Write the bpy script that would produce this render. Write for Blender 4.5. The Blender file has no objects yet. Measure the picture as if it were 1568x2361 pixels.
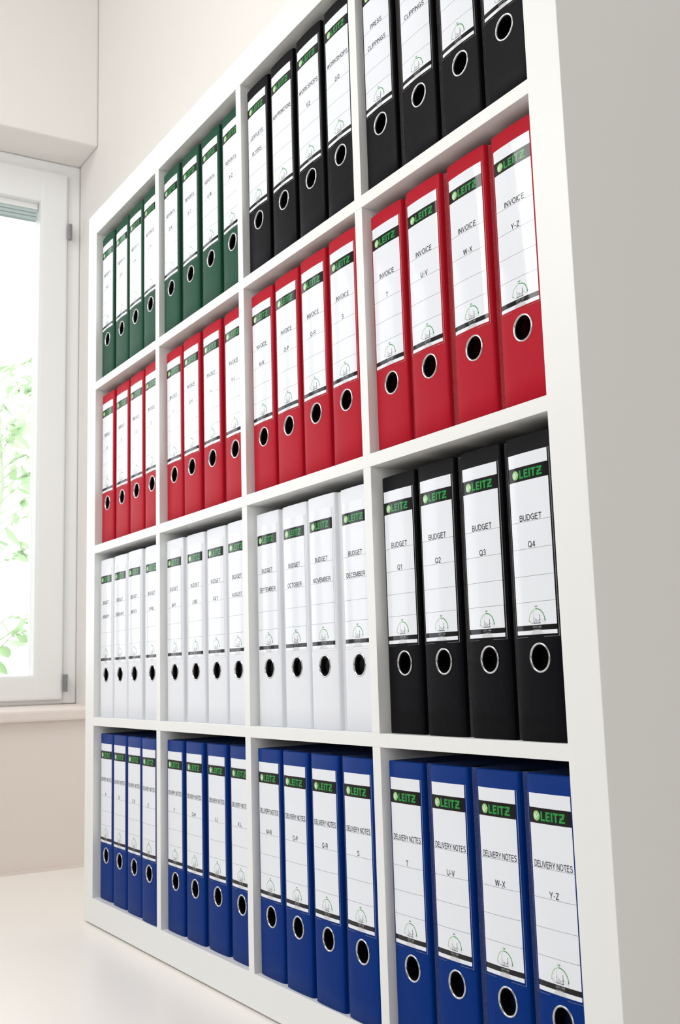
import bpy, bmesh, math, random
from mathutils import Vector, Matrix
random.seed(7)
S = bpy.context.scene
COL = S.collection

# ------------------------------------------------------------------ camera
cd = bpy.data.cameras.new('camera')
cam = bpy.data.objects.new('camera', cd); COL.objects.link(cam)
RT = Vector((0.52065157, 0.85326516, -0.0293346))
UP = Vector((0.15288559, -0.05937516, 0.98645861))
FW = Vector((-0.83996901, 0.51808606, 0.16136571))
m = Matrix((( RT.x, UP.x, -FW.x, 2.267675), (RT.y, UP.y, -FW.y, -0.763314), (RT.z, UP.z, -FW.z, 0.478616), (0, 0, 0, 1)))
cam.matrix_world = m
cd.sensor_fit = 'HORIZONTAL'; cd.sensor_width = 36.0
cd.lens = 2549.937 / 1568 * 36.0
cd.shift_y = -(2361 / 2 - 1132.584) / 1568
cd.clip_start = 0.02; cd.clip_end = 100
cd.dof.use_dof = True; cd.dof.focus_distance = 1.4; cd.dof.aperture_fstop = 26
S.camera = cam

# ------------------------------------------------------------------ world, lights, exposure
W = bpy.data.worlds.new('overcast_sky'); S.world = W; W.use_nodes = True
W.node_tree.nodes['Background'].inputs[0].default_value = (0.95, 0.97, 1.0, 1)
W.node_tree.nodes['Background'].inputs[1].default_value = 3.6

def area(name, loc, target, sx, sy, power, color=(1, 1, 1)):
    l = bpy.data.lights.new(name, 'AREA'); l.shape = 'RECTANGLE'; l.size = sx; l.size_y = sy
    l.energy = power; l.color = color
    o = bpy.data.objects.new(name, l); COL.objects.link(o); o.location = loc
    d = Vector(target) - Vector(loc)
    o.rotation_euler = d.to_track_quat('-Z', 'Y').to_euler()
    return o
area('softbox_key', (0.25, -1.6, 1.75), (0.5, 0, 0.95), 0.8, 0.8, 20, (1.0, 0.99, 0.97))
area('softbox_side', (3.3, -2.45, 1.6), (1.2, 0, 0.8), 0.8, 2.0, 42, (1.0, 0.97, 0.93))
area('ceiling_fill', (0.1, -1.5, 3.2), (-0.5, -0.9, 0.6), 1.8, 1.8, 42, (1.0, 0.99, 0.97))  # unseen fill light, added to brighten the floor and left walls

V = S.view_settings
S.display_settings.display_device = 'sRGB'
V.view_transform = 'Standard'; V.look = 'None'; V.gamma = 1.0; V.use_curve_mapping = False
V.exposure = -0.3

# ------------------------------------------------------------------ materials
def srgb(r, g, b):
    f = lambda c: (c / 255 / 12.92) if c / 255 <= 0.04045 else ((c / 255 + 0.055) / 1.055) ** 2.4
    return (f(r), f(g), f(b), 1)

def mat(name, col, rough=0.5, metal=0.0, coat=0.0, coat_rough=0.05, bump=None, spec=0.5, vary=None, ior=1.5):
    M = bpy.data.materials.new(name); M.use_nodes = True
    nt = M.node_tree; P = nt.nodes['Principled BSDF']
    P.inputs['Base Color'].default_value = col
    P.inputs['Roughness'].default_value = rough
    P.inputs['Metallic'].default_value = metal
    P.inputs['IOR'].default_value = ior
    P.inputs['Coat Weight'].default_value = coat
    P.inputs['Coat Roughness'].default_value = coat_rough
    P.inputs['Specular IOR Level'].default_value = spec
    tc = nt.nodes.new('ShaderNodeTexCoord')
    if bump:
        sc, strength, dist, stretch = bump
        mp = nt.nodes.new('ShaderNodeMapping'); mp.inputs['Scale'].default_value = stretch
        nt.links.new(tc.outputs['Object'], mp.inputs['Vector'])
        nz = nt.nodes.new('ShaderNodeTexNoise'); nz.inputs['Scale'].default_value = sc
        nz.inputs['Detail'].default_value = 3
        nt.links.new(mp.outputs[0], nz.inputs['Vector'])
        b = nt.nodes.new('ShaderNodeBump'); b.inputs['Strength'].default_value = strength
        b.inputs['Distance'].default_value = dist
        nt.links.new(nz.outputs['Fac'], b.inputs['Height'])
        nt.links.new(b.outputs['Normal'], P.inputs['Normal'])
        if coat: nt.links.new(b.outputs['Normal'], P.inputs['Coat Normal'])
    if vary:
        sc, col2 = vary
        nz = nt.nodes.new('ShaderNodeTexNoise'); nz.inputs['Scale'].default_value = sc
        nz.inputs['Detail'].default_value = 4
        nt.links.new(tc.outputs['Object'], nz.inputs['Vector'])
        mx = nt.nodes.new('ShaderNodeMix'); mx.data_type = 'RGBA'
        mx.inputs['A'].default_value = col; mx.inputs['B'].default_value = col2
        nt.links.new(nz.outputs['Fac'], mx.inputs['Factor'])
        nt.links.new(mx.outputs['Result'], P.inputs['Base Color'])
    return M

M_shelf = mat('white_foil', srgb(236, 238, 238), 0.38, bump=(60, 0.03, 0.001, (1, 1, 1)))
M_wall = mat('cream_wall_paint', srgb(243, 240, 238), 0.85, bump=(90, 0.08, 0.002, (1, 1, 1)))
M_dark = mat('grey_office_wall_paint', srgb(52, 52, 54), 0.85, bump=(90, 0.08, 0.002, (1, 1, 1)))
M_low = mat('beige_wall_paint', srgb(230, 220, 214), 0.8, bump=(90, 0.08, 0.002, (1, 1, 1)))
M_white = mat('white_window_paint', srgb(246, 248, 248), 0.4, vary=(3, srgb(243, 245, 245)))
M_ceil = mat('white_ceiling_paint', srgb(240, 238, 234), 0.9, vary=(2, srgb(236, 234, 230)))
M_floor = mat('pale_floor', srgb(248, 243, 237), 0.30, bump=(55, 0.06, 0.002, (1, 1, 1)), vary=(1.6, srgb(242, 239, 235)))
M_foot = mat('black_rubber', srgb(30, 28, 28), 0.7, vary=(20, srgb(20, 20, 20)))
M_metal = mat('nickel_ring', srgb(205, 205, 208), 0.22, metal=1.0, vary=(40, srgb(190, 190, 195)))
M_hinge = mat('grey_hinge_metal', srgb(150, 152, 155), 0.4, metal=0.6, vary=(40, srgb(140, 140, 145)))
M_page = mat('stacked_paper', srgb(225, 222, 215), 0.9, bump=(300, 0.4, 0.001, (1, 1, 0.02)))
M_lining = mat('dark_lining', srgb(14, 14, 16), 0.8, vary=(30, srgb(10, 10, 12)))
PK = dict(coat=0.55, coat_rough=0.07, spec=0.5, ior=1.05)
M_lab = mat('label_paper', srgb(234, 239, 247), 0.5, **PK, vary=(30, srgb(232, 237, 245)))
M_black = mat('label_black_print', srgb(8, 10, 12), 0.5, **PK, vary=(30, srgb(6, 8, 10)))
M_ink = mat('label_text_ink', srgb(22, 22, 26), 0.6, **PK, vary=(30, srgb(18, 18, 22)))
M_green = mat('label_green_print', srgb(40, 150, 72), 0.5, **PK, vary=(30, srgb(36, 144, 68)))
M_lgreen = mat('label_light_green_print', srgb(150, 205, 130), 0.5, **PK, vary=(30, srgb(140, 198, 120)))
M_lwhite = mat('label_white_print', srgb(245, 248, 245), 0.5, **PK, vary=(30, srgb(240, 244, 240)))
M_footprint = mat('label_grey_print', srgb(160, 165, 168), 0.5, **PK, vary=(30, srgb(150, 155, 158)))
M_notch = mat('clear_thumb_notch', srgb(214, 215, 220), 0.35, **PK, vary=(30, srgb(210, 211, 216)))
M_slat = mat('pale_teal_blind', srgb(196, 212, 212), 0.6, vary=(10, srgb(186, 204, 206)))
M_leaf = mat('pale_leaf', srgb(214, 232, 204), 0.6, vary=(3, srgb(202, 224, 192)))
M_bark = mat('pale_bark', srgb(196, 206, 182), 0.8, vary=(8, srgb(180, 192, 166)))
M_grass = mat('grass_outside', srgb(120, 150, 95), 0.9, vary=(4, srgb(95, 130, 75)))
M_glass = bpy.data.materials.new('window_glass'); M_glass.use_nodes = True
nt = M_glass.node_tree; P = nt.nodes['Principled BSDF']
nt.nodes.remove(P)
tr = nt.nodes.new('ShaderNodeBsdfTransparent'); gl = nt.nodes.new('ShaderNodeBsdfGlossy'); gl.inputs['Roughness'].default_value = 0.02
fr = nt.nodes.new('ShaderNodeFresnel'); fr.inputs['IOR'].default_value = 1.45
mx = nt.nodes.new('ShaderNodeMixShader')
nt.links.new(fr.outputs[0], mx.inputs[0]); nt.links.new(tr.outputs[0], mx.inputs[1]); nt.links.new(gl.outputs[0], mx.inputs[2])
nt.links.new(mx.outputs[0], nt.nodes['Material Output'].inputs['Surface'])

SP = {}; CV = {}
for nm, c1, c2, r in (('green', (36, 80, 62), (30, 72, 54), 0.42), ('black', (11, 11, 16), (8, 8, 13), 0.42),
                      ('red', (180, 27, 45), (173, 23, 41), 0.42), ('white', (232, 236, 243), (228, 232, 240), 0.35),
                      ('blue', (0, 50, 128), (0, 44, 118), 0.42)):
    leather = 0.0 if nm == 'white' else 1.0
    SP[nm] = mat(nm + '_spine_paper', srgb(*c1), r, spec=0.25, ior=1.2, bump=(700, 0.25 * leather + 0.02, 0.0006, (1, 1, 0.25)), vary=(14, srgb(*c2)))
    CV[nm] = mat(nm + '_cover_foil', srgb(*[min(250, int(v * 1.12 + 6)) for v in c1]), 0.30, spec=0.9, coat=1.0 * leather, coat_rough=0.2, bump=(1300, 1.0 * leather + 0.02, 0.0016, (1, 1, 0.7)), vary=(14, srgb(*c2)))

# ------------------------------------------------------------------ helpers
def add_box(bm, x0, x1, y0, y1, z0, z1, bev=0.0, mi=0):
    r = bmesh.ops.create_cube(bm, size=1.0)
    vs = r['verts']
    for v in vs:
        v.co = Vector((x0 if v.co.x < 0 else x1, y0 if v.co.y < 0 else y1, z0 if v.co.z < 0 else z1))
    fs = {f for v in vs for f in v.link_faces}
    for f in fs: f.material_index = mi
    if bev > 0:
        es = list({e for v in vs for e in v.link_edges})
        bmesh.ops.bevel(bm, geom=es, offset=bev, segments=2, affect='EDGES', profile=0.6)

def mesh_from(bm, name, mats, smooth=False):
    me = bpy.data.meshes.new(name)
    bmesh.ops.recalc_face_normals(bm, faces=bm.faces)
    bm.to_mesh(me); bm.free()
    for mm in (mats if isinstance(mats, (list, tuple)) else [mats]): me.materials.append(mm)
    if smooth:
        for p in me.polygons: p.use_smooth = True
    return me

def link(name, me, parent=None, loc=None):
    o = bpy.data.objects.new(name, me); COL.objects.link(o)
    if parent: o.parent = parent
    if loc: o.location = loc
    return o

def box_obj(name, x0, x1, y0, y1, z0, z1, mtl, parent=None, bev=0.0):
    bm = bmesh.new(); add_box(bm, x0, x1, y0, y1, z0, z1, bev)
    return link(name, mesh_from(bm, name, mtl), parent)

def thing(name, label, cat, loc=(0, 0, 0), group=None):
    o = bpy.data.objects.new(name, None); COL.objects.link(o); o.location = loc
    o.empty_display_size = 0.05
    o['label'] = label; o['category'] = cat
    if group: o['group'] = group
    return o

def struct(o): o['kind'] = 'structure'; return o

# ------------------------------------------------------------------ the setting
WX = -1.10      # room face of the window wall
WP = -1.28      # window plane
BY = 0.40       # back wall
RX, FY, CZ = 4.6, -4.4, 3.3
struct(box_obj('floor', -1.45, RX + 0.1, FY - 0.1, BY + 0.1, -0.1, 0.0, M_floor))
struct(box_obj('ceiling', -1.45, RX + 0.1, FY - 0.1, BY + 0.1, CZ, CZ + 0.1, M_ceil))
struct(box_obj('wall_back', -1.45, RX + 0.1, BY, BY + 0.1, 0.0, CZ, M_wall))
struct(box_obj('wall_right', RX, RX + 0.1, FY, BY, 0.0, CZ, M_dark))
struct(box_obj('wall_front', -1.45, RX + 0.1, FY - 0.1, FY, 0.0, CZ, M_dark))
WY0 = -2.05     # far end of the window recess
bm = bmesh.new()
add_box(bm, -1.40, WX, FY, WY0, 0, CZ)                 # wall beside the recess
add_box(bm, -1.40, WX, WY0, BY, 2.245, CZ, 0.008)      # lintel and wall above it
add_box(bm, -1.40, WX, WY0, BY, 0, 0.375)              # wall under the window
wl = struct(link('wall_left', mesh_from(bm, 'wall_left', M_wall)))
bm = bmesh.new(); add_box(bm, WX, -0.640, WY0 - 0.1, BY, 0, 0.375)
pp = link('parapet', mesh_from(bm, 'parapet', M_low), wl); pp['label'] = 'beige boxed-in wall below the window sill'
struct(box_obj('trim_1', -1.40, -0.622, WY0 - 0.1, BY, 0.3755, 0.4035, M_low, None, 0.006))   # the sill
struct(box_obj('baseboard_left', -0.640, -0.634, WY0 - 0.1, BY, 0.0, 0.006, M_low))

win = bpy.data.objects.new('window_1', None); COL.objects.link(win); struct(win); win.location = (WP, -0.8, 0.4035)
WO = win.location
def wbox(bm, x0, x1, y0, y1, z0, z1, bev=0.006): add_box(bm, x0 - WO.x, x1 - WO.x, y0 - WO.y, y1 - WO.y, z0 - WO.z, z1 - WO.z, bev)
bm = bmesh.new()
FB = 0.405
wbox(bm, -1.37, WP + 0.0, 0.352, BY - 0.001, FB, 2.244)
wbox(bm, -1.37, WP + 0.0, WY0 + 0.001, WY0 + 0.05, FB, 2.244)
wbox(bm, -1.37, WP + 0.0, WY0 + 0.04, 0.36, 2.195, 2.2435)
wbox(bm, -1.37, WP + 0.0, WY0 + 0.04, 0.36, FB + 0.0005, 0.425)
link('window_frame', mesh_from(bm, 'window_frame', M_white), win)
n = 3; y1 = 0.352; y0 = WY0 + 0.05; sw = (y1 - y0) / n
for k in range(n):
    a = y1 - (k + 1) * sw; b = y1 - k * sw
    bm = bmesh.new(); t = 0.095
    wbox(bm, -1.345, WP + 0.018, a + 0.004, a + t, 0.418, 2.2, 0.008)
    wbox(bm, -1.345, WP + 0.018, b - t, b - 0.002, 0.418, 2.2, 0.008)
    wbox(bm, -1.345, WP + 0.017, a + t - 0.01, b - t + 0.01, 0.418, 0.497, 0.008)
    wbox(bm, -1.345, WP + 0.017, a + t - 0.01, b - t + 0.01, 2.085, 2.2, 0.008)
    sash = link('sash', mesh_from(bm, 'sash', M_white), win)
    bm = bmesh.new(); wbox(bm, -1.322, -1.314, a + t - 0.005, b - t + 0.005, 0.49, 2.09, 0)
    link('pane', mesh_from(bm, 'pane', M_glass), sash)
    for z in ((0.47, 1.99) if k == 0 else ()):
        bm = bmesh.new()
        bmesh.ops.create_cone(bm, cap_ends=True, segments=12, radius1=0.008, radius2=0.008, depth=0.055,
                              matrix=Matrix.Translation((WP + 0.024 - WO.x, b + 0.004 - WO.y, z - WO.z)))
        link('hinge', mesh_from(bm, 'hinge', M_hinge), sash)
bl = thing('roller_blind', 'pale teal blind rolled up at the top of the window', 'blind', (-1.30, -0.03, 2.085))
bm = bmesh.new()
add_box(bm, -0.012, 0.012, -0.285, 0.285, -0.022, 0.0, 0.004)
link('head_rail', mesh_from(bm, 'head_rail', M_white), bl)
for k in range(3):
    bm = bmesh.new(); add_box(bm, -0.011, 0.013, -0.282, 0.282, -0.035 - k * 0.013, -0.0235 - k * 0.013, 0.003)
    link('slat', mesh_from(bm, 'slat', M_slat), bl)

# outside: ground and a shrub with pale leaves seen against the bright sky
struct(box_obj('ground', -14, -1.45, -9, 7, -0.35, -0.25, M_grass))
shrub = thing('garden_shrub', 'pale green leafy shrub outside the window', 'shrub', (-3.3, 0.62, -0.25))
def tube(bm, pts, r0, r1, seg=7):
    prev = None
    for i, p in enumerate(pts):
        p = Vector(p); d = (Vector(pts[min(i + 1, len(pts) - 1)]) - Vector(pts[max(i - 1, 0)])).normalized()
        a = d.cross(Vector((0.3, 0.9, 0.2))).normalized(); b = d.cross(a)
        r = r0 + (r1 - r0) * i / (len(pts) - 1)
        ring = [bm.verts.new(p + a * math.cos(2 * math.pi * k / seg) * r + b * math.sin(2 * math.pi * k / seg) * r) for k in range(seg)]
        if prev:
            for k in range(seg): bm.faces.new((prev[k], prev[(k + 1) % seg], ring[(k + 1) % seg], ring[k]))
        prev = ring
bm = bmesh.new(); tube(bm, [(0, 0, 0), (0.03, 0.02, 0.6), (-0.02, 0.0, 1.2), (0.02, 0.05, 1.7), (0, 0.02, 2.2)], 0.02, 0.006)
link('stem', mesh_from(bm, 'stem', M_bark, True), shrub)
bm = bmesh.new()
lp = [(0, 0), (0.018, 0.02), (0.024, 0.05), (0.016, 0.085), (0, 0.115), (-0.016, 0.085), (-0.024, 0.05), (-0.018, 0.02)]
vv = [bm.verts.new((x, y, -abs(x) * 0.35)) for x, y in lp]
mid = [bm.verts.new((0, y, 0.0)) for y in (0.03, 0.06, 0.09)]
for tri in ((0, 1, mid[0]), (1, 2, mid[0]), (2, mid[1], mid[0]), (2, 3, mid[1]), (3, mid[2], mid[1]), (3, 4, mid[2]), (4, 5, mid[2]),
            (5, mid[1], mid[2]), (5, 6, mid[1]), (6, mid[0], mid[1]), (6, 7, mid[0]), (7, 0, mid[0])):
    bm.faces.new([vv[t] if isinstance(t, int) else t for t in tri])
leaf_me = mesh_from(bm, 'leaf', M_leaf, True)
rnd = random.Random(11)
for k in range(30):
    z = 0.75 + k * 0.053; ang = rnd.uniform(0, 2 * math.pi) if z < 1.4 else rnd.uniform(0, 2.9); L = rnd.uniform(0.15, 0.42)
    p0 = Vector((0, 0.02, z)); dr = Vector((math.cos(ang), math.sin(ang), 0.35))
    pts = [p0 + dr * (L * t) + Vector((0, 0, 0.06 * math.sin(3 * t))) for t in (0, 0.35, 0.7, 1.0)]
    bm = bmesh.new(); tube(bm, pts, 0.005, 0.002, 5)
    link('branch', mesh_from(bm, 'branch', M_bark, True), shrub)
    for j in range(9):
        t = 0.2 + 0.8 * j / 8; p = p0 + dr * (L * t) + Vector((0, 0, 0.06 * math.sin(3 * t)))
        o = link('leaf', leaf_me, shrub); o.location = p
        o.rotation_euler = (rnd.uniform(-0.9, 0.9), rnd.uniform(-0.9, 0.9), ang + rnd.uniform(-2.2, 0.6))
        s = rnd.uniform(0.8, 1.3); o.scale = (s, s, s)

# ------------------------------------------------------------------ the bookcase
SW = 1.49; T = 0.0509; TZ = 0.0522; t1 = 0.01746; t2 = 0.01664; D = 0.388
CW = (SW - 2 * T - 3 * t1) / 4; CH = (SW - 2 * TZ - 3 * t2) / 4
bc = thing('bookcase', 'large white cube bookcase with sixteen compartments full of binders', 'bookcase', (0, 0, 0))
LIFT = 0.003
box_obj('top_panel', 0, SW, 0, D, SW - TZ, SW, M_shelf, bc, 0.0008)
box_obj('bottom_panel', 0, SW, 0, D, LIFT, TZ, M_shelf, bc, 0.0008)
box_obj('side_panel', 0.0002, T, 0.0, D, TZ, SW - TZ, M_shelf, bc, 0.0008)
box_obj('side_panel', SW - T, SW - 0.0002, 0.0, D, TZ, SW - TZ, M_shelf, bc, 0.0008)
SH = []   # upper surface of each row, from the top row down
for i in range(3):
    z1 = SW - TZ - (i + 1) * CH - i * t2
    SH.append(z1)
    box_obj('shelf_board', T, SW - T, 0.0004, D, z1 - t2, z1, M_shelf, bc, 0.0005)
SH.append(TZ)
XL = []
for c in range(4):
    XL.append(T + c * (CW + t1))
bm = bmesh.new(); add_box(bm, -t1 / 2, t1 / 2, 0.0006, D, 0, CH, 0.0005)
div_me = mesh_from(bm, 'divider', M_shelf)
for r in range(4):
    for c in range(3):
        o = link('divider', div_me, bc); o.location = (XL[c] + CW + t1 / 2, 0, SH[r])
for x in (0.04, SW - 0.04):
    for y in (0.05, D - 0.04):
        box_obj('foot', x - 0.03, x + 0.03, y - 0.03, y + 0.03, 0, LIFT + 0.0005, M_foot, bc)
box_obj('foot', SW / 2 - 0.03, SW / 2 + 0.03, 0.02, 0.08, 0, LIFT + 0.0005, M_foot, bc)

# ------------------------------------------------------------------ binder geometry (local: label centre at x=0, spine edges near y=0, base at z=0)
H = 0.318
SX0, SX1 = -0.0352, 0.0365
SC = (SX0 + SX1) / 2; SHW = (SX1 - SX0) / 2
def yf(x):
    u = (x - SC) / SHW
    return -0.0032 - 0.0013 * (1 - u * u) + 0.0012 * abs(u) ** 10
HX, HZ, HR = 0.0030, 0.0845, 0.0136

def make_spine():
    bm = bmesh.new()
    sq = 0.0175
    xs = [SX0, SX0 + 0.0006, SX0 + 0.0016, SX0 + 0.004, -0.0250, -0.0195, HX - sq, -0.008, -0.002, HX, 0.008, 0.014, HX + sq, 0.026, 0.030, 0.0335, SX1 - 0.0016, SX1 - 0.0006, SX1]
    zs = [0.0, 0.0008, 0.03, HZ - sq, HZ + sq, 0.16, 0.24, H - 0.0008, H]
    def P(x, z):
        y = yf(x)
        ed = min(x - SX0, SX1 - x)
        if ed < 0.0016: y += 0.0016 * (1 - math.sqrt(max(0, 1 - ((0.0016 - ed) / 0.0016) ** 2)))
        if z in (0.0, H): y += 0.0008
        return (x, y, z)
    g = {}
    for i, x in enumerate(xs):
        for j, z in enumerate(zs): g[i, j] = bm.verts.new(P(x, z))
    ia, ib = xs.index(HX - sq), xs.index(HX + sq)
    ja, jb = 3, 4
    for i in range(len(xs) - 1):
        for j in range(len(zs) - 1):
            if ia <= i < ib and j == ja: continue
            bm.faces.new((g[i, j], g[i + 1, j], g[i + 1, j + 1], g[i, j + 1]))
    # ring of faces from the square to the round hole
    loop = [g[i, ja] for i in range(ia, ib + 1)]
    right = [bm.verts.new(P(HX + sq, HZ - sq + 2 * sq * k / 6)) for k in range(1, 6)]
    left = [bm.verts.new(P(HX - sq, HZ + sq - 2 * sq * k / 6)) for k in range(1, 6)]
    loop += right + [g[i, jb] for i in range(ib, ia - 1, -1)] + left
    inner = []
    for v in loop:
        a = math.atan2(v.co.z - HZ, v.co.x - HX)
        x = HX + HR * math.cos(a); z = HZ + HR * math.sin(a)
        inner.append(bm.verts.new((x, yf(x), z)))
    N = len(loop)
    for k in range(N):
        bm.faces.new((loop[k], loop[(k + 1) % N], inner[(k + 1) % N], inner[k]))
    # side returns, top and bottom edges, lining behind
    b = {}
    for i, x in enumerate(xs):
        for j in (0, len(zs) - 1): b[i, j] = bm.verts.new((x, 0.0035, zs[j]))
    for j in (0, len(zs) - 1):
        for i in range(len(xs) - 1): bm.faces.new((g[i, j], g[i + 1, j], b[i + 1, j], b[i, j]))
    for i in (0, len(xs) - 1):
        prev = b[i, 0]
        col = [b[i, 0]] + [bm.verts.new((xs[i], 0.0035, z)) for z in zs[1:-1]] + [b[i, len(zs) - 1]]
        for j in range(len(zs) - 1): bm.faces.new((g[i, j], g[i, j + 1], col[j + 1], col[j]))
    # the tube of the finger hole
    back = [bm.verts.new((v.co.x, 0.0035, v.co.z)) for v in inner]
    mouth = [bm.verts.new(v.co) for v in inner]
    for k in range(N):
        f = bm.faces.new((mouth[k], mouth[(k + 1) % N], back[(k + 1) % N], back[k])); f.material_index = 1
    # back lining with the same hole
    corner = [bm.verts.new((x, 0.0035, z)) for x, z in ((SX0, 0), (SX1, 0), (SX1, H), (SX0, H))]
    sqv = []
    for v in loop:
        sqv.append(bm.verts.new((v.co.x, 0.0035, v.co.z)))
    for k in range(N):
        f = bm.faces.new((sqv[k], back[k], back[(k + 1) % N], sqv[(k + 1) % N])); f.material_index = 1
    nb = ib - ia
    c0, c1, c2, c3 = corner
    q0, q1, q2, q3 = sqv[0], sqv[nb], sqv[nb + 6], sqv[2 * nb + 6]
    for vs in ([c0, c1] + sqv[0:nb + 1][::-1], [c1, c2] + sqv[nb:nb + 7][::-1], [c2, c3] + sqv[nb + 6:2 * nb + 7][::-1], [c3, c0] + [sqv[0]] + sqv[2 * nb + 6:][::-1]):
        f = bm.faces.new(vs); f.material_index = 1
    me = bpy.data.meshes.new('spine')
    bm.normal_update()
    bm.to_mesh(me); bm.free()
    for p in me.polygons: p.use_smooth = (p.material_index == 0)
    return me
def orient(me):
    bm = bmesh.new(); bm.from_mesh(me); bmesh.ops.recalc_face_normals(bm, faces=bm.faces); bm.to_mesh(me); bm.free()

def make_cover(side):
    # hinge groove next to the spine, then the board running back
    if side > 0: prof = [(SX1 - 0.0005, 0.0030), (SX1 - 0.0002, 0.0036), (SX1 + 0.0006, 0.0039), (SX1 + 0.0026, 0.0058), (SX1 + 0.0044, 0.0076), (0.0414, 0.0090), (0.0415, 0.0105), (0.0415, 0.284), (0.0411, 0.2848), (0.0394, 0.2848), (0.0390, 0.284), (0.0390, 0.0125), (0.0385, 0.0105), (SX1 + 0.0002, 0.0076), (SX1 - 0.0018, 0.0066), (SX1 - 0.002, 0.0042)]
    else: prof = [(SX0 + 0.0005, 0.0030), (SX0 + 0.0008, 0.0048), (SX0 - 0.0006, 0.0068), (SX0 - 0.0022, 0.0086), (-0.0383, 0.0115), (-0.0385, 0.016), (-0.0385, 0.284), (-0.0381, 0.2848), (-0.0364, 0.2848), (-0.0360, 0.284), (-0.0360, 0.016), (-0.0355, 0.0115), (SX0 + 0.0005, 0.0086), (SX0 + 0.0028, 0.0066), (SX0 + 0.003, 0.0042)]
    bm = bmesh.new()
    z0, z1 = 0.0, H
    lo = [bm.verts.new((x, y, z0)) for x, y in prof]
    hi = [bm.verts.new((x, y, z1)) for x, y in prof]
    n = len(prof)
    for k in range(n): bm.faces.new((lo[k], lo[(k + 1) % n], hi[(k + 1) % n], hi[k]))
    bm.faces.new(lo); bm.faces.new(hi)
    bmesh.ops.recalc_face_normals(bm, faces=bm.faces)
    es = [e for e in bm.edges if all(abs(v.co.z - z1) < 1e-6 for v in e.verts) or all(abs(v.co.z) < 1e-6 for v in e.verts)]
    bmesh.ops.bevel(bm, geom=es, offset=0.0004, segments=1, affect='EDGES')
    return mesh_from(bm, 'cover', CV['black'])

def make_ring():
    prof = [(0.0155, 0.0006), (0.0155, -0.0002), (0.0151, -0.0008), (0.0143, -0.0011), (0.0137, -0.0009), (0.0131, -0.0002), (0.0129, 0.0010), (0.0129, 0.0085), (0.0135, 0.0085), (0.0135, 0.0008)]
    bm = bmesh.new(); n = 40; rows = []
    for k in range(n):
        a = 2 * math.pi * k / n
        rows.append([bm.verts.new((HX + r * math.cos(a), yf(HX) + 0.0003 + y, HZ + r * math.sin(a))) for r, y in prof])
    for k in range(n):
        for j in range(len(prof)):
            j2 = (j + 1) % len(prof)
            bm.faces.new((rows[k][j], rows[(k + 1) % n][j], rows[(k + 1) % n][j2], rows[k][j2]))
    return mesh_from(bm, 'finger_ring', M_metal, True)

LT = 0.2990      # top of the label
LW = 0.0305
def strip(bm, x0, x1, z0, z1, off, mi=0, nx=None):
    nx = nx or max(1, int((x1 - x0) / 0.005))
    a = []
    for i in range(nx + 1):
        x = x0 + (x1 - x0) * i / nx
        a.append((bm.verts.new((x, yf(x) - off, z0)), bm.verts.new((x, yf(x) - off, z1))))
    for i in range(nx):
        f = bm.faces.new((a[i][0], a[i + 1][0], a[i + 1][1], a[i][1])); f.material_index = mi
def poly(bm, pts, off, mi=0):
    f = bm.faces.new([bm.verts.new((x, yf(x) - off, z)) for x, z in pts]); f.material_index = mi

def make_label():
    bm = bmesh.new()
    for a, b, mi in ((0, 0.0142, 0), (0.0142, 0.0296, 1), (0.0296, 0.1812, 0), (0.1812, 0.1866, 1), (0.1866, 0.1908, 0)):
        strip(bm, -LW, LW, LT - b, LT - a, 0.00025, mi, 14)
    for d in (0.0731, 0.1018, 0.1303, 0.1573):
        strip(bm, -LW, LW, LT - d - 0.00013, LT - d + 0.00013, 0.00032, 1, 14)
    # rounded thumb notch of the clear pocket
    pts = [(0.0015 + 0.0095 * math.cos(a) , LT - 0.1908 + 0.0046 * math.sin(a)) for a in [math.pi * k / 12 for k in range(13)]]
    cz = LT - 0.1908
    for k in range(12):
        poly(bm, [(0.0015, cz), pts[k], pts[k + 1]], 0.0004, 2)
    bmesh.ops.remove_doubles(bm, verts=bm.verts, dist=1e-7)
    for f in bm.faces:
        if f.normal.y > 0: f.normal_flip()
    bm.normal_update()
    for f in bm.faces:
        if f.normal.y > 0: f.normal_flip()
    me = bpy.data.meshes.new('label'); bm.to_mesh(me); bm.free()
    for mm in (M_lab, M_black, M_notch): me.materials.append(mm)
    for p in me.polygons: p.use_smooth = True
    return me

def finish(bm, name, mats):
    bm.normal_update()
    for f in bm.faces:
        if f.normal.y > 0: f.normal_flip()
    me = bpy.data.meshes.new(name); bm.to_mesh(me); bm.free()
    for mm in mats: me.materials.append(mm)
    return me

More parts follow.
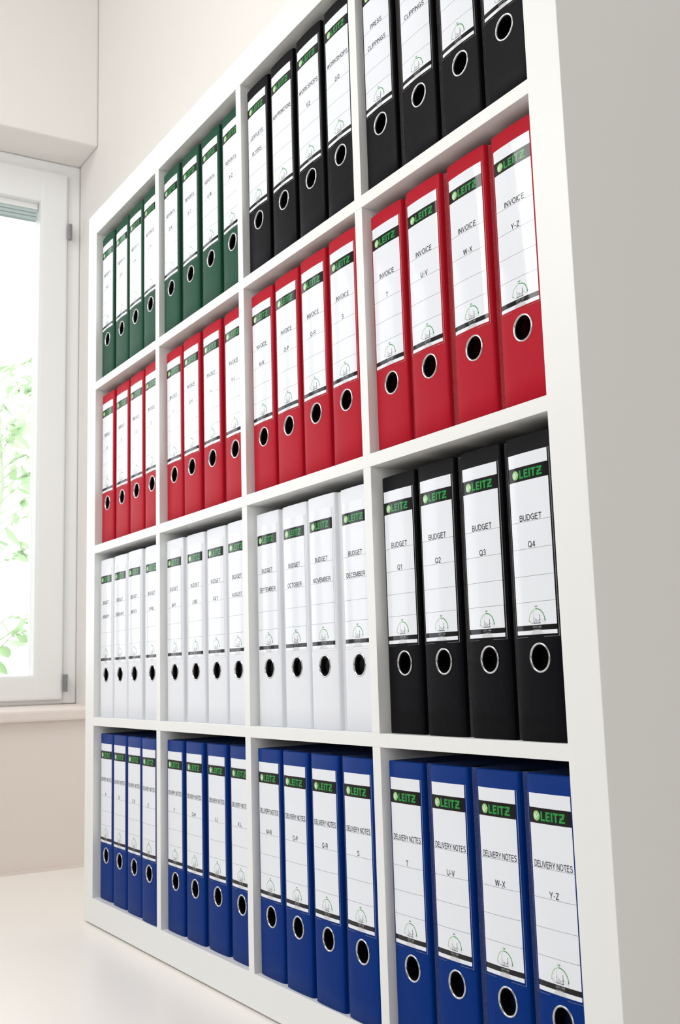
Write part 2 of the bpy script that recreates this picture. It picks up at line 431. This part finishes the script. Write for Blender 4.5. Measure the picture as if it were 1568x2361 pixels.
def make_logo():
    bm = bmesh.new(); o1, o2 = 0.00036, 0.00042
    zc = LT - 0.0222; cx = -0.0195
    rx = 0.0050
    n = 28
    ctr = [(cx + rx * math.cos(2 * math.pi * k / n), zc + rx * math.sin(2 * math.pi * k / n)) for k in range(n)]
    for k in range(n): poly(bm, [(cx, zc), ctr[k], ctr[(k + 1) % n]], o1, 1)
    # three white swooshes fanning out from the lower left of the disc
    for q, (ex, ez, bx, bz) in enumerate(((-0.0030, 0.0034, -0.0036, -0.0004), (0.0006, 0.0030, -0.0026, 0.0004), (0.0036, 0.0012, -0.0008, -0.0006))):
        p0 = (-0.0030 + q * 0.0006, -0.0036 - q * 0.0002)
        prev = None
        for k in range(9):
            t = k / 8
            x = (1 - t) ** 2 * p0[0] + 2 * t * (1 - t) * bx + t * t * ex
            z = (1 - t) ** 2 * p0[1] + 2 * t * (1 - t) * bz + t * t * ez
            w = 0.00015 + 0.00075 * t * (1.25 - t)
            a, b = (cx + x - w, zc + z + w * 0.6), (cx + x + w, zc + z - w * 0.6)
            if prev: poly(bm, [prev[0], prev[1], b, a], o2, 2)
            prev = (a, b)
    # the five block letters
    def rect(x0, x1, z0, z1): poly(bm, [(x0, z0), (x1, z0), (x1, z1), (x0, z1)], o1, 0)
    z0 = LT - 0.0268; h = 0.0092; z1 = z0 + h; s = 0.0024; b = 0.0019
    x = -0.0130
    rect(x, x + s, z0, z1); rect(x + s, x + 0.0062, z0, z0 + b)                       # L
    x = -0.0056
    rect(x, x + s, z0, z1)
    for zz in (z0, z0 + (h - b) / 2, z1 - b): rect(x + s, x + (0.0064 if zz != z0 + (h - b) / 2 else 0.0058), zz, zz + b)   # E
    x = 0.0022
    rect(x, x + s, z0, z1)                                                            # I
    x = 0.0054
    rect(x, x + 0.0076, z1 - b, z1); rect(x + 0.0026, x + 0.0050, z0, z1 - b)         # T
    x = 0.0138
    rect(x + 0.0004, x + 0.0082, z1 - b, z1); rect(x, x + 0.0082, z0, z0 + b)         # Z with its bar
    poly(bm, [(x, z0 + b), (x + 0.0030, z0 + b), (x + 0.0082, z1 - b), (x + 0.0052, z1 - b)], o1, 0)
    rect(x + 0.0010, x + 0.0072, z0 + h / 2 - 0.0008, z0 + h / 2 + 0.0007)
    return finish(bm, 'logo', [M_green, M_lgreen, M_lwhite])

def thick_line(bm, pts, w, off, mi):
    for k in range(len(pts) - 1):
        (x0, z0), (x1, z1) = pts[k], pts[k + 1]
        dx, dz = x1 - x0, z1 - z0; L = math.hypot(dx, dz) or 1
        nx_, nz_ = -dz / L * w / 2, dx / L * w / 2
        poly(bm, [(x0 - nx_, z0 - nz_), (x1 - nx_, z1 - nz_), (x1 + nx_, z1 + nz_), (x0 + nx_, z0 + nz_)], off, mi)

# text with the built-in font, laid on the curved spine
_tc = {}
def text_polys(s):
    if s in _tc: return _tc[s]
    cu = bpy.data.curves.new('t', 'FONT'); cu.body = s; cu.resolution_u = 3; cu.offset = 0.012; cu.size = 1.0; cu.align_x = 'LEFT'
    ob = bpy.data.objects.new('t', cu); COL.objects.link(ob)
    dg = bpy.context.evaluated_depsgraph_get(); dg.update()
    me = bpy.data.meshes.new_from_object(ob.evaluated_get(dg))
    vs = [(v.co.x, v.co.y) for v in me.vertices]; fs = [tuple(p.vertices) for p in me.polygons]
    bpy.data.objects.remove(ob); bpy.data.curves.remove(cu); bpy.data.meshes.remove(me)
    _tc[s] = (vs, fs); return _tc[s]
CAPH = None
def add_text(bm, s, cx, zbase, cap, off, mi=0, xscale=0.93, maxw=0.0555):
    global CAPH
    if CAPH is None:
        v0, _ = text_polys('H'); CAPH = max(y for _, y in v0)
    vs, fs = text_polys(s)
    k = cap / CAPH
    x0 = min(x for x, _ in vs); x1 = max(x for x, _ in vs)
    kx = min(k * xscale, maxw / (x1 - x0))
    nv = [bm.verts.new((cx + (x - (x0 + x1) / 2) * kx, yf(cx + (x - (x0 + x1) / 2) * kx) - off, zbase + y * k)) for x, y in vs]
    for f in fs:
        try:
            ff = bm.faces.new([nv[i] for i in f]); ff.material_index = mi
        except ValueError: pass

# a plain grotesque alphabet drawn as strokes (cap height 1), for the typed label text
def _el(cx, cz, rx, rz, a0, a1, n=12):
    return [(cx + rx * math.cos(math.radians(a0 + (a1 - a0) * k / n)), cz + rz * math.sin(math.radians(a0 + (a1 - a0) * k / n))) for k in range(n + 1)]
_a, _b = 0.055, 0.945
GL = {
 'A': (0.84, [[(0.05, 0), (0.39, 0.99)], [(0.45, 0.99), (0.79, 0)], [(0.17, 0.34), (0.67, 0.34)]]),
 'B': (0.76, [[(_a, 0), (_a, 1)], [(_a, _b), (0.44, _b)] + _el(0.44, 0.74, 0.22, 0.205, 90, -90, 8) + [(_a, 0.535)], [(0.4, 0.535)] + _el(0.46, 0.295, 0.245, 0.24, 90, -90, 8) + [(_a, _a)]]),
 'C': (0.86, [_el(0.44, 0.5, 0.385, 0.455, 38, 322, 20)]),
 'D': (0.82, [[(_a, 0), (_a, 1)], [(_a, _b), (0.36, _b)] + _el(0.36, 0.5, 0.40, 0.445, 90, -90, 14) + [(_a, _a)]]),
 'E': (0.70, [[(_a, 0), (_a, 1)], [(_a, _b), (0.68, _b)], [(_a, 0.53), (0.63, 0.53)], [(_a, _a), (0.70, _a)]]),
 'F': (0.64, [[(_a, 0), (_a, 1)], [(_a, _b), (0.64, _b)], [(_a, 0.51), (0.57, 0.51)]]),
 'G': (0.90, [_el(0.45, 0.5, 0.395, 0.455, 38, 335, 20), [(0.83, 0), (0.83, 0.47), (0.47, 0.47)]]),
 'H': (0.78, [[(_a, 0), (_a, 1)], [(0.725, 0), (0.725, 1)], [(_a, 0.53), (0.725, 0.53)]]),
 'I': (0.12, [[(0.06, 0), (0.06, 1)]]),
 'J': (0.54, [[(0.48, 1), (0.48, 0.28)] + _el(0.265, 0.28, 0.215, 0.23, 0, -170, 10)]),
 'K': (0.78, [[(_a, 0), (_a, 1)], [(_a, 0.32), (0.70, 1)], [(0.28, 0.55), (0.73, 0)]]),
 'L': (0.60, [[(_a, 1), (_a, 0)], [(_a, _a), (0.60, _a)]]),
 'M': (0.94, [[(_a, 0), (_a, 1)], [(0.08, 0.98), (0.45, 0.02)], [(0.49, 0.02), (0.86, 0.98)], [(0.885, 0), (0.885, 1)]]),
 'N': (0.79, [[(_a, 0), (_a, 1)], [(0.07, 0.97), (0.72, 0.03)], [(0.735, 0), (0.735, 1)]]),
 'O': (0.92, [_el(0.46, 0.5, 0.405, 0.46, 0, 360, 24)]),
 'P': (0.73, [[(_a, 0), (_a, 1)], [(_a, _b), (0.43, _b)] + _el(0.43, 0.70, 0.24, 0.245, 90, -90, 9) + [(_a, 0.455)]]),
 'Q': (0.94, [_el(0.46, 0.5, 0.405, 0.46, 0, 360, 24), [(0.55, 0.26), (0.88, -0.02)]]),
 'R': (0.80, [[(_a, 0), (_a, 1)], [(_a, _b), (0.46, _b)] + _el(0.46, 0.72, 0.24, 0.225, 90, -90, 9) + [(_a, 0.495)], [(0.42, 0.495), (0.60, 0.43), (0.67, 0.30), (0.69, 0.10), (0.73, 0.0)]]),
 'S': (0.76, [_el(0.38, 0.74, 0.29, 0.215, 15, 200, 10) + [(0.16, 0.60), (0.38, 0.53), (0.60, 0.46)] + _el(0.38, 0.275, 0.315, 0.23, 35, -165, 12)]),
 'T': (0.74, [[(0.37, 0), (0.37, 0.92)], [(0.01, _b), (0.73, _b)]]),
 'U': (0.80, [[(_a, 1), (_a, 0.36)] + _el(0.40, 0.36, 0.345, 0.315, 180, 360, 12) + [(0.745, 1)]]),
 'V': (0.82, [[(0.05, 1), (0.39, 0.02)], [(0.43, 0.02), (0.77, 1)]]),
 'W': (1.20, [[(0.05, 1), (0.31, 0.02)], [(0.33, 0.02), (0.59, 0.98)], [(0.61, 0.98), (0.87, 0.02)], [(0.89, 0.02), (1.15, 1)]]),
 'X': (0.80, [[(0.06, 0), (0.74, 1)], [(0.06, 1), (0.74, 0)]]),
 'Y': (0.80, [[(0.05, 1), (0.40, 0.42)], [(0.75, 1), (0.40, 0.42)], [(0.40, 0.46), (0.40, 0)]]),
 'Z': (0.74, [[(0.06, _b), (0.70, _b)], [(0.68, 0.93), (0.07, 0.07)], [(0.03, _a), (0.72, _a)]]),
 '1': (0.44, [[(0.36, 0), (0.36, 1)], [(0.08, 0.74), (0.24, 0.78), (0.33, 0.96)]]),
 '2': (0.68, [_el(0.34, 0.68, 0.27, 0.265, 175, -30, 10) + [(0.12, 0.17), (0.07, 0.05)], [(0.04, _a), (0.65, _a)]]),
 '3': (0.68, [_el(0.33, 0.74, 0.24, 0.21, 160, -80, 9), [(0.26, 0.53), (0.38, 0.53)], _el(0.33, 0.285, 0.275, 0.235, 85, -165, 11)]),
 '4': (0.70, [[(0.50, 0), (0.50, 1)], [(0.48, 0.97), (0.05, 0.29)], [(0.02, 0.26), (0.68, 0.26)]]),
 '/': (0.40, [[(0.02, -0.02), (0.38, 1.02)]]),
 '-': (0.36, [[(0.03, 0.36), (0.33, 0.36)]]),
 ' ': (0.20, []),
}
def add_strokes(bm, s, cx, zbase, cap, off, mi=0, xscale=0.97, maxw=0.0555, w=0.145):
    gap = 0.165
    total = sum(GL[ch][0] + gap for ch in s) - gap
    kx = min(cap * xscale, maxw / total); k = cap
    x = cx - total * kx / 2
    for ch in s:
        gw, strokes = GL[ch]
        for pts in strokes:
            P = [(px * k, pz * k) for px, pz in pts]
            hw = w * k / 2; L = []; R = []
            sx = kx / k
            n = len(P)
            closed = abs(P[0][0] - P[-1][0]) < 1e-9 and abs(P[0][1] - P[-1][1]) < 1e-9
            for i in range(n):
                pa = P[i - 1] if i > 0 else (P[-2] if closed else P[0])
                pb = P[i + 1] if i < n - 1 else (P[1] if closed else P[-1])
                d1 = Vector((P[i][0] - pa[0], P[i][1] - pa[1])); d2 = Vector((pb[0] - P[i][0], pb[1] - P[i][1]))
                if d1.length < 1e-9: d1 = d2
                if d2.length < 1e-9: d2 = d1
                d1.normalize(); d2.normalize()
                t = (d1 + d2); t = t.normalized() if t.length > 1e-6 else d1
                nn = Vector((-t.y, t.x)); c = max(0.5, nn.dot(Vector((-d1.y, d1.x))))
                o = nn * (hw / c)
                L.append((P[i][0] + o.x, P[i][1] + o.y)); R.append((P[i][0] - o.x, P[i][1] - o.y))
            def mp(q): X = x + q[0] * sx; return (X, yf(X) - off, zbase + q[1])
            vl = [bm.verts.new(mp(q)) for q in L]; vr = [bm.verts.new(mp(q)) for q in R]
            for i in range(n - 1):
                f = bm.faces.new((vr[i], vr[i + 1], vl[i + 1], vl[i])); f.material_index = mi
        x += (gw + gap) * kx

def make_diagram():
    bm = bmesh.new()
    cx, cz, R = 0.0020, LT - 0.1768, 0.0120
    o = 0.00036
    def arc(a0, a1, n): return [(cx + R * math.cos(a0 + (a1 - a0) * k / n), cz + R * math.sin(a0 + (a1 - a0) * k / n)) for k in range(n + 1)]
    thick_line(bm, arc(math.radians(178), math.radians(108), 12), 0.0007, o, 1)
    thick_line(bm, arc(math.radians(98), math.radians(4), 18), 0.0010, o, 0)
    poly(bm, [(cx + R - 0.0012, cz + 0.0010), (cx + R + 0.0012, cz + 0.0010), (cx + R, cz - 0.0014)], o, 0)
    add_text(bm, '180\u00b0', cx, cz + R + 0.0015, 0.0019, o, 0)
    w = 0.00032
    base = cz - 0.0026
    thick_line(bm, [(cx - 0.0048, base), (cx + 0.0056, base)], 0.0006, o, 2)
    thick_line(bm, [(cx - R - 0.0008, cz - 0.0004), (cx - R + 0.0006, cz + 0.0002), (cx - R + 0.0018, cz - 0.0010), (cx - 0.0080, cz - 0.0022), (cx - 0.0048, base)], w, o, 2)
    thick_line(bm, [(cx - 0.0048, base), (cx - 0.0048, cz + 0.0042)], w, o, 2)
    thick_line(bm, [(cx + 0.0044, base), (cx + 0.0044, cz + 0.0062)], 0.0006, o, 2)
    thick_line(bm, [(cx - 0.0040, base), (cx - 0.0026, cz + 0.0004), (cx - 0.0006, cz + 0.0012), (cx + 0.0010, cz), (cx + 0.0024, cz - 0.0006), (cx + 0.0044, cz + 0.0016)], w, o, 2)
    thick_line(bm, [(cx - 0.0018, base), (cx - 0.0004, cz - 0.0002), (cx + 0.0014, cz - 0.0018)], w, o, 2)
    def dots(pts, n):
        for k in range(n):
            t = k / (n - 1) * (len(pts) - 1); i = min(int(t), len(pts) - 2); f = t - i
            x = pts[i][0] + (pts[i + 1][0] - pts[i][0]) * f; z = pts[i][1] + (pts[i + 1][1] - pts[i][1]) * f
            poly(bm, [(x - 0.0002, z - 0.0002), (x + 0.0002, z - 0.0002), (x + 0.0002, z + 0.0002), (x - 0.0002, z + 0.0002)], o, 2)
    dots([(cx - 0.0030, cz + 0.0122), (cx - 0.0046, cz + 0.0070), (cx - 0.0036, cz + 0.0026), (cx - 0.0010, cz + 0.0012)], 12)
    dots([(cx + 0.0048, cz + 0.0016), (cx + 0.0070, cz + 0.0010), (cx + 0.0095, cz - 0.0014), (cx + 0.0120, cz - 0.0024)], 9)
    add_text(bm, 'LEITZ 1080', cx, LT - 0.1840, 0.0019, o, 3, 1.0)
    add_text(bm, 'Made in Germany', cx, LT - 0.1861, 0.0011, o, 3, 1.0)
    return finish(bm, 'diagram', [M_green, M_lgreen, M_ink, M_footprint])

def make_pocket():
    # welded rim of the clear label pocket
    bm = bmesh.new()
    a0, a1, z0, z1 = -LW - 0.0026, LW + 0.0030, LT - 0.1938, LT + 0.0006
    def bar(x0, x1, q0, q1):
        nx = max(1, int((x1 - x0) / 0.006)); top = []
        for i in range(nx + 1):
            x = x0 + (x1 - x0) * i / nx
            top.append([bm.verts.new((x, yf(x) + d, z)) for d, z in ((0.0004, q0), (-0.0005, q0 + 0.0002), (-0.0005, q1 - 0.0002), (0.0004, q1))])
        for i in range(nx):
            for j in range(3): bm.faces.new((top[i][j], top[i + 1][j], top[i + 1][j + 1], top[i][j + 1]))
        bm.faces.new(top[0]); bm.faces.new(top[-1][::-1])
    bar(a0, a0 + 0.0011, z0, z1); bar(a1 - 0.0011, a1, z0, z1)
    bar(a0, a0 + 0.020, z0, z0 + 0.0009); bar(a1 - 0.022, a1, z0, z0 + 0.0009)
    return mesh_from(bm, 'label_pocket', CV['black'])

me_spine = make_spine(); orient(me_spine)
me_cl, me_cr = make_cover(-1), make_cover(1)
me_ring = make_ring(); me_label = make_label(); me_logo = make_logo(); me_diag = make_diagram(); me_pocket = make_pocket()
bm = bmesh.new(); add_box(bm, -0.0335, 0.0365, 0.075, 0.278, 0.0, 0.300)
me_pages = mesh_from(bm, 'page_block', M_page)
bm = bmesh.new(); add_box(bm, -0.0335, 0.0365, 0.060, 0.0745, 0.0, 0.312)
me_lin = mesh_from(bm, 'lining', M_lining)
def tinted(me, mats, tag):
    c = me.copy(); c.name = me.name + '_' + tag; c.materials.clear()
    for mm in mats: c.materials.append(mm)
    return c
KIT = {}
for nm in SP:
    KIT[nm] = dict(spine=tinted(me_spine, [SP[nm], M_lining], nm), cl=tinted(me_cl, [CV[nm]], nm),
                   cr=tinted(me_cr, [CV[nm]], nm), pocket=tinted(me_pocket, [CV[nm]], nm))

def make_text_mesh(txt, line):
    bm = bmesh.new()
    add_strokes(bm, txt, (0.0010, 0.0006)[line], LT - (0.0722, 0.1006)[line], 0.0063, 0.0004)
    return finish(bm, 'lettering', [M_ink])

ROW = ['top', 'second', 'third', 'bottom']
COLN = ['far left', 'left middle', 'right middle', 'near right']
TXT = {
 (0, 0): ('green', [('REPORTS', 'A-D'), ('REPORTS', 'E-G'), ('REPORTS', 'H-K'), ('REPORTS', 'L-N')]),
 (0, 1): ('green', [('REPORTS', 'O-R'), ('REPORTS', 'S-T'), ('REPORTS', 'U-W'), ('REPORTS', 'X-Z')]),
 (0, 2): ('black', [('LEAFLETS', 'FLYERS'), ('NEW PROMOTIONS', ''), ('WORKSHOPS', '1/2'), ('WORKSHOPS', '2/2')]),
 (0, 3): ('black', [('PRESS', 'CLIPPINGS'), ('', 'CLIPPINGS'), ('', ''), ('', '')]),
 (1, 0): ('red', [('INVOICE', s) for s in ('A', 'B', 'C-D', 'E')]),
 (1, 1): ('red', [('INVOICE', s) for s in ('F', 'G-H', 'I-J', 'K-L')]),
 (1, 2): ('red', [('INVOICE', s) for s in ('M-N', 'O-P', 'Q-R', 'S')]),
 (1, 3): ('red', [('INVOICE', s) for s in ('T', 'U-V', 'W-X', 'Y-Z')]),
 (2, 0): ('white', [('BUDGET', s) for s in ('JANUARY', 'FEBRUARY', 'MARCH', 'APRIL')]),
 (2, 1): ('white', [('BUDGET', s) for s in ('MAY', 'JUNE', 'JULY', 'AUGUST')]),
 (2, 2): ('white', [('BUDGET', s) for s in ('SEPTEMBER', 'OCTOBER', 'NOVEMBER', 'DECEMBER')]),
 (2, 3): ('black', [('BUDGET', s) for s in ('Q1', 'Q2', 'Q3', 'Q4')]),
 (3, 0): ('blue', [('DELIVERY NOTES', s) for s in ('A', 'B', 'C-D', 'E')]),
 (3, 1): ('blue', [('DELIVERY NOTES', s) for s in ('F', 'G-H', 'I-J', 'K-L')]),
 (3, 2): ('blue', [('DELIVERY NOTES', s) for s in ('M-N', 'O-P', 'Q-R', 'S')]),
 (3, 3): ('blue', [('DELIVERY NOTES', s) for s in ('T', 'U-V', 'W-X', 'Y-Z')]),
}
# where each label centre reads on the plane y = 0.009, from the left wall of its compartment
MEAS = {
 (0, 0): (.0490, .1324, .2104, .2892), (0, 1): (.0400, .1276, .2134, .2975), (0, 2): (.0415, .1239, .2069, .2893), (0, 3): (.0385, .1250, .2095, .2905),
 (1, 0): (.0530, .1370, .2160, .2949), (1, 1): (.0500, .1270, .2110, .2967), (1, 2): (.0444, .1241, .2035, .2845), (1, 3): (.0417, .1230, .2089, .2926),
 (2, 0): (.0490, .1285, .2055, .2944), (2, 1): (.0475, .1370, .2190, .2981), (2, 2): (.0491, .1324, .2088, .2962), (2, 3): (.0466, .1255, .2085, .2896),
 (3, 0): (.0545, .1287, .2048, .2780), (3, 1): (.0455, .1265, .2135, .2975), (3, 2): (.0405, .1185, .1995, .2820), (3, 3): (.0390, .1239, .2099, .2931),
}
GRP = {'green': 'green report binders', 'red': 'red invoice binders', 'blue': 'blue delivery note binders', 'white': 'white budget binders', 'black': 'black binders'}
ordn = ['first', 'second', 'third', 'last']
tcache = {}
for (r, c), (colr, texts) in TXT.items():
    kit = KIT[colr]
    for k in range(4):
        xk = 0.0403 + 0.0836 * k
        kc = (2.2677 - (XL[c] + xk)) / 0.7633
        Y = 0.009 + (MEAS[r, c][k] - xk) / kc
        Y = max(0.0035, min(0.024, Y)) + 0.0030
        l1, l2 = texts[k]
        words = (l1 + ' ' + l2).strip()
        if words in ('', 'CLIPPINGS'):
            lab = {1: 'black lever arch binder labelled CLIPPINGS cut by the frame, second in the top right compartment',
                   2: 'black lever arch binder with cropped label, third in the top right compartment',
                   3: 'black lever arch binder with cropped label, rightmost in the top right compartment'}[k]
        else:
            lab = '%s lever arch binder labelled %s, %s in its %s row compartment' % (colr, words, ordn[k], ROW[r])
        b = thing('lever_arch_binder', lab, 'binder', (XL[c] + xk, Y, SH[r]), GRP[colr] + ' in the ' + ROW[r] + ' row')
        link('spine', kit['spine'], b)
        link('cover', kit['cl'], b); link('cover', kit['cr'], b)
        link('page_block', me_pages, b); link('lining', me_lin, b)
        link('finger_ring', me_ring, b); link('label_pocket', kit['pocket'], b)
        lb = link('label', me_label, b)
        link('logo', me_logo, lb); link('diagram', me_diag, lb)
        for line, txt in enumerate((l1, l2)):
            if txt:
                if (txt, line) not in tcache: tcache[txt, line] = make_text_mesh(txt, line)
                link('lettering', tcache[txt, line], lb)
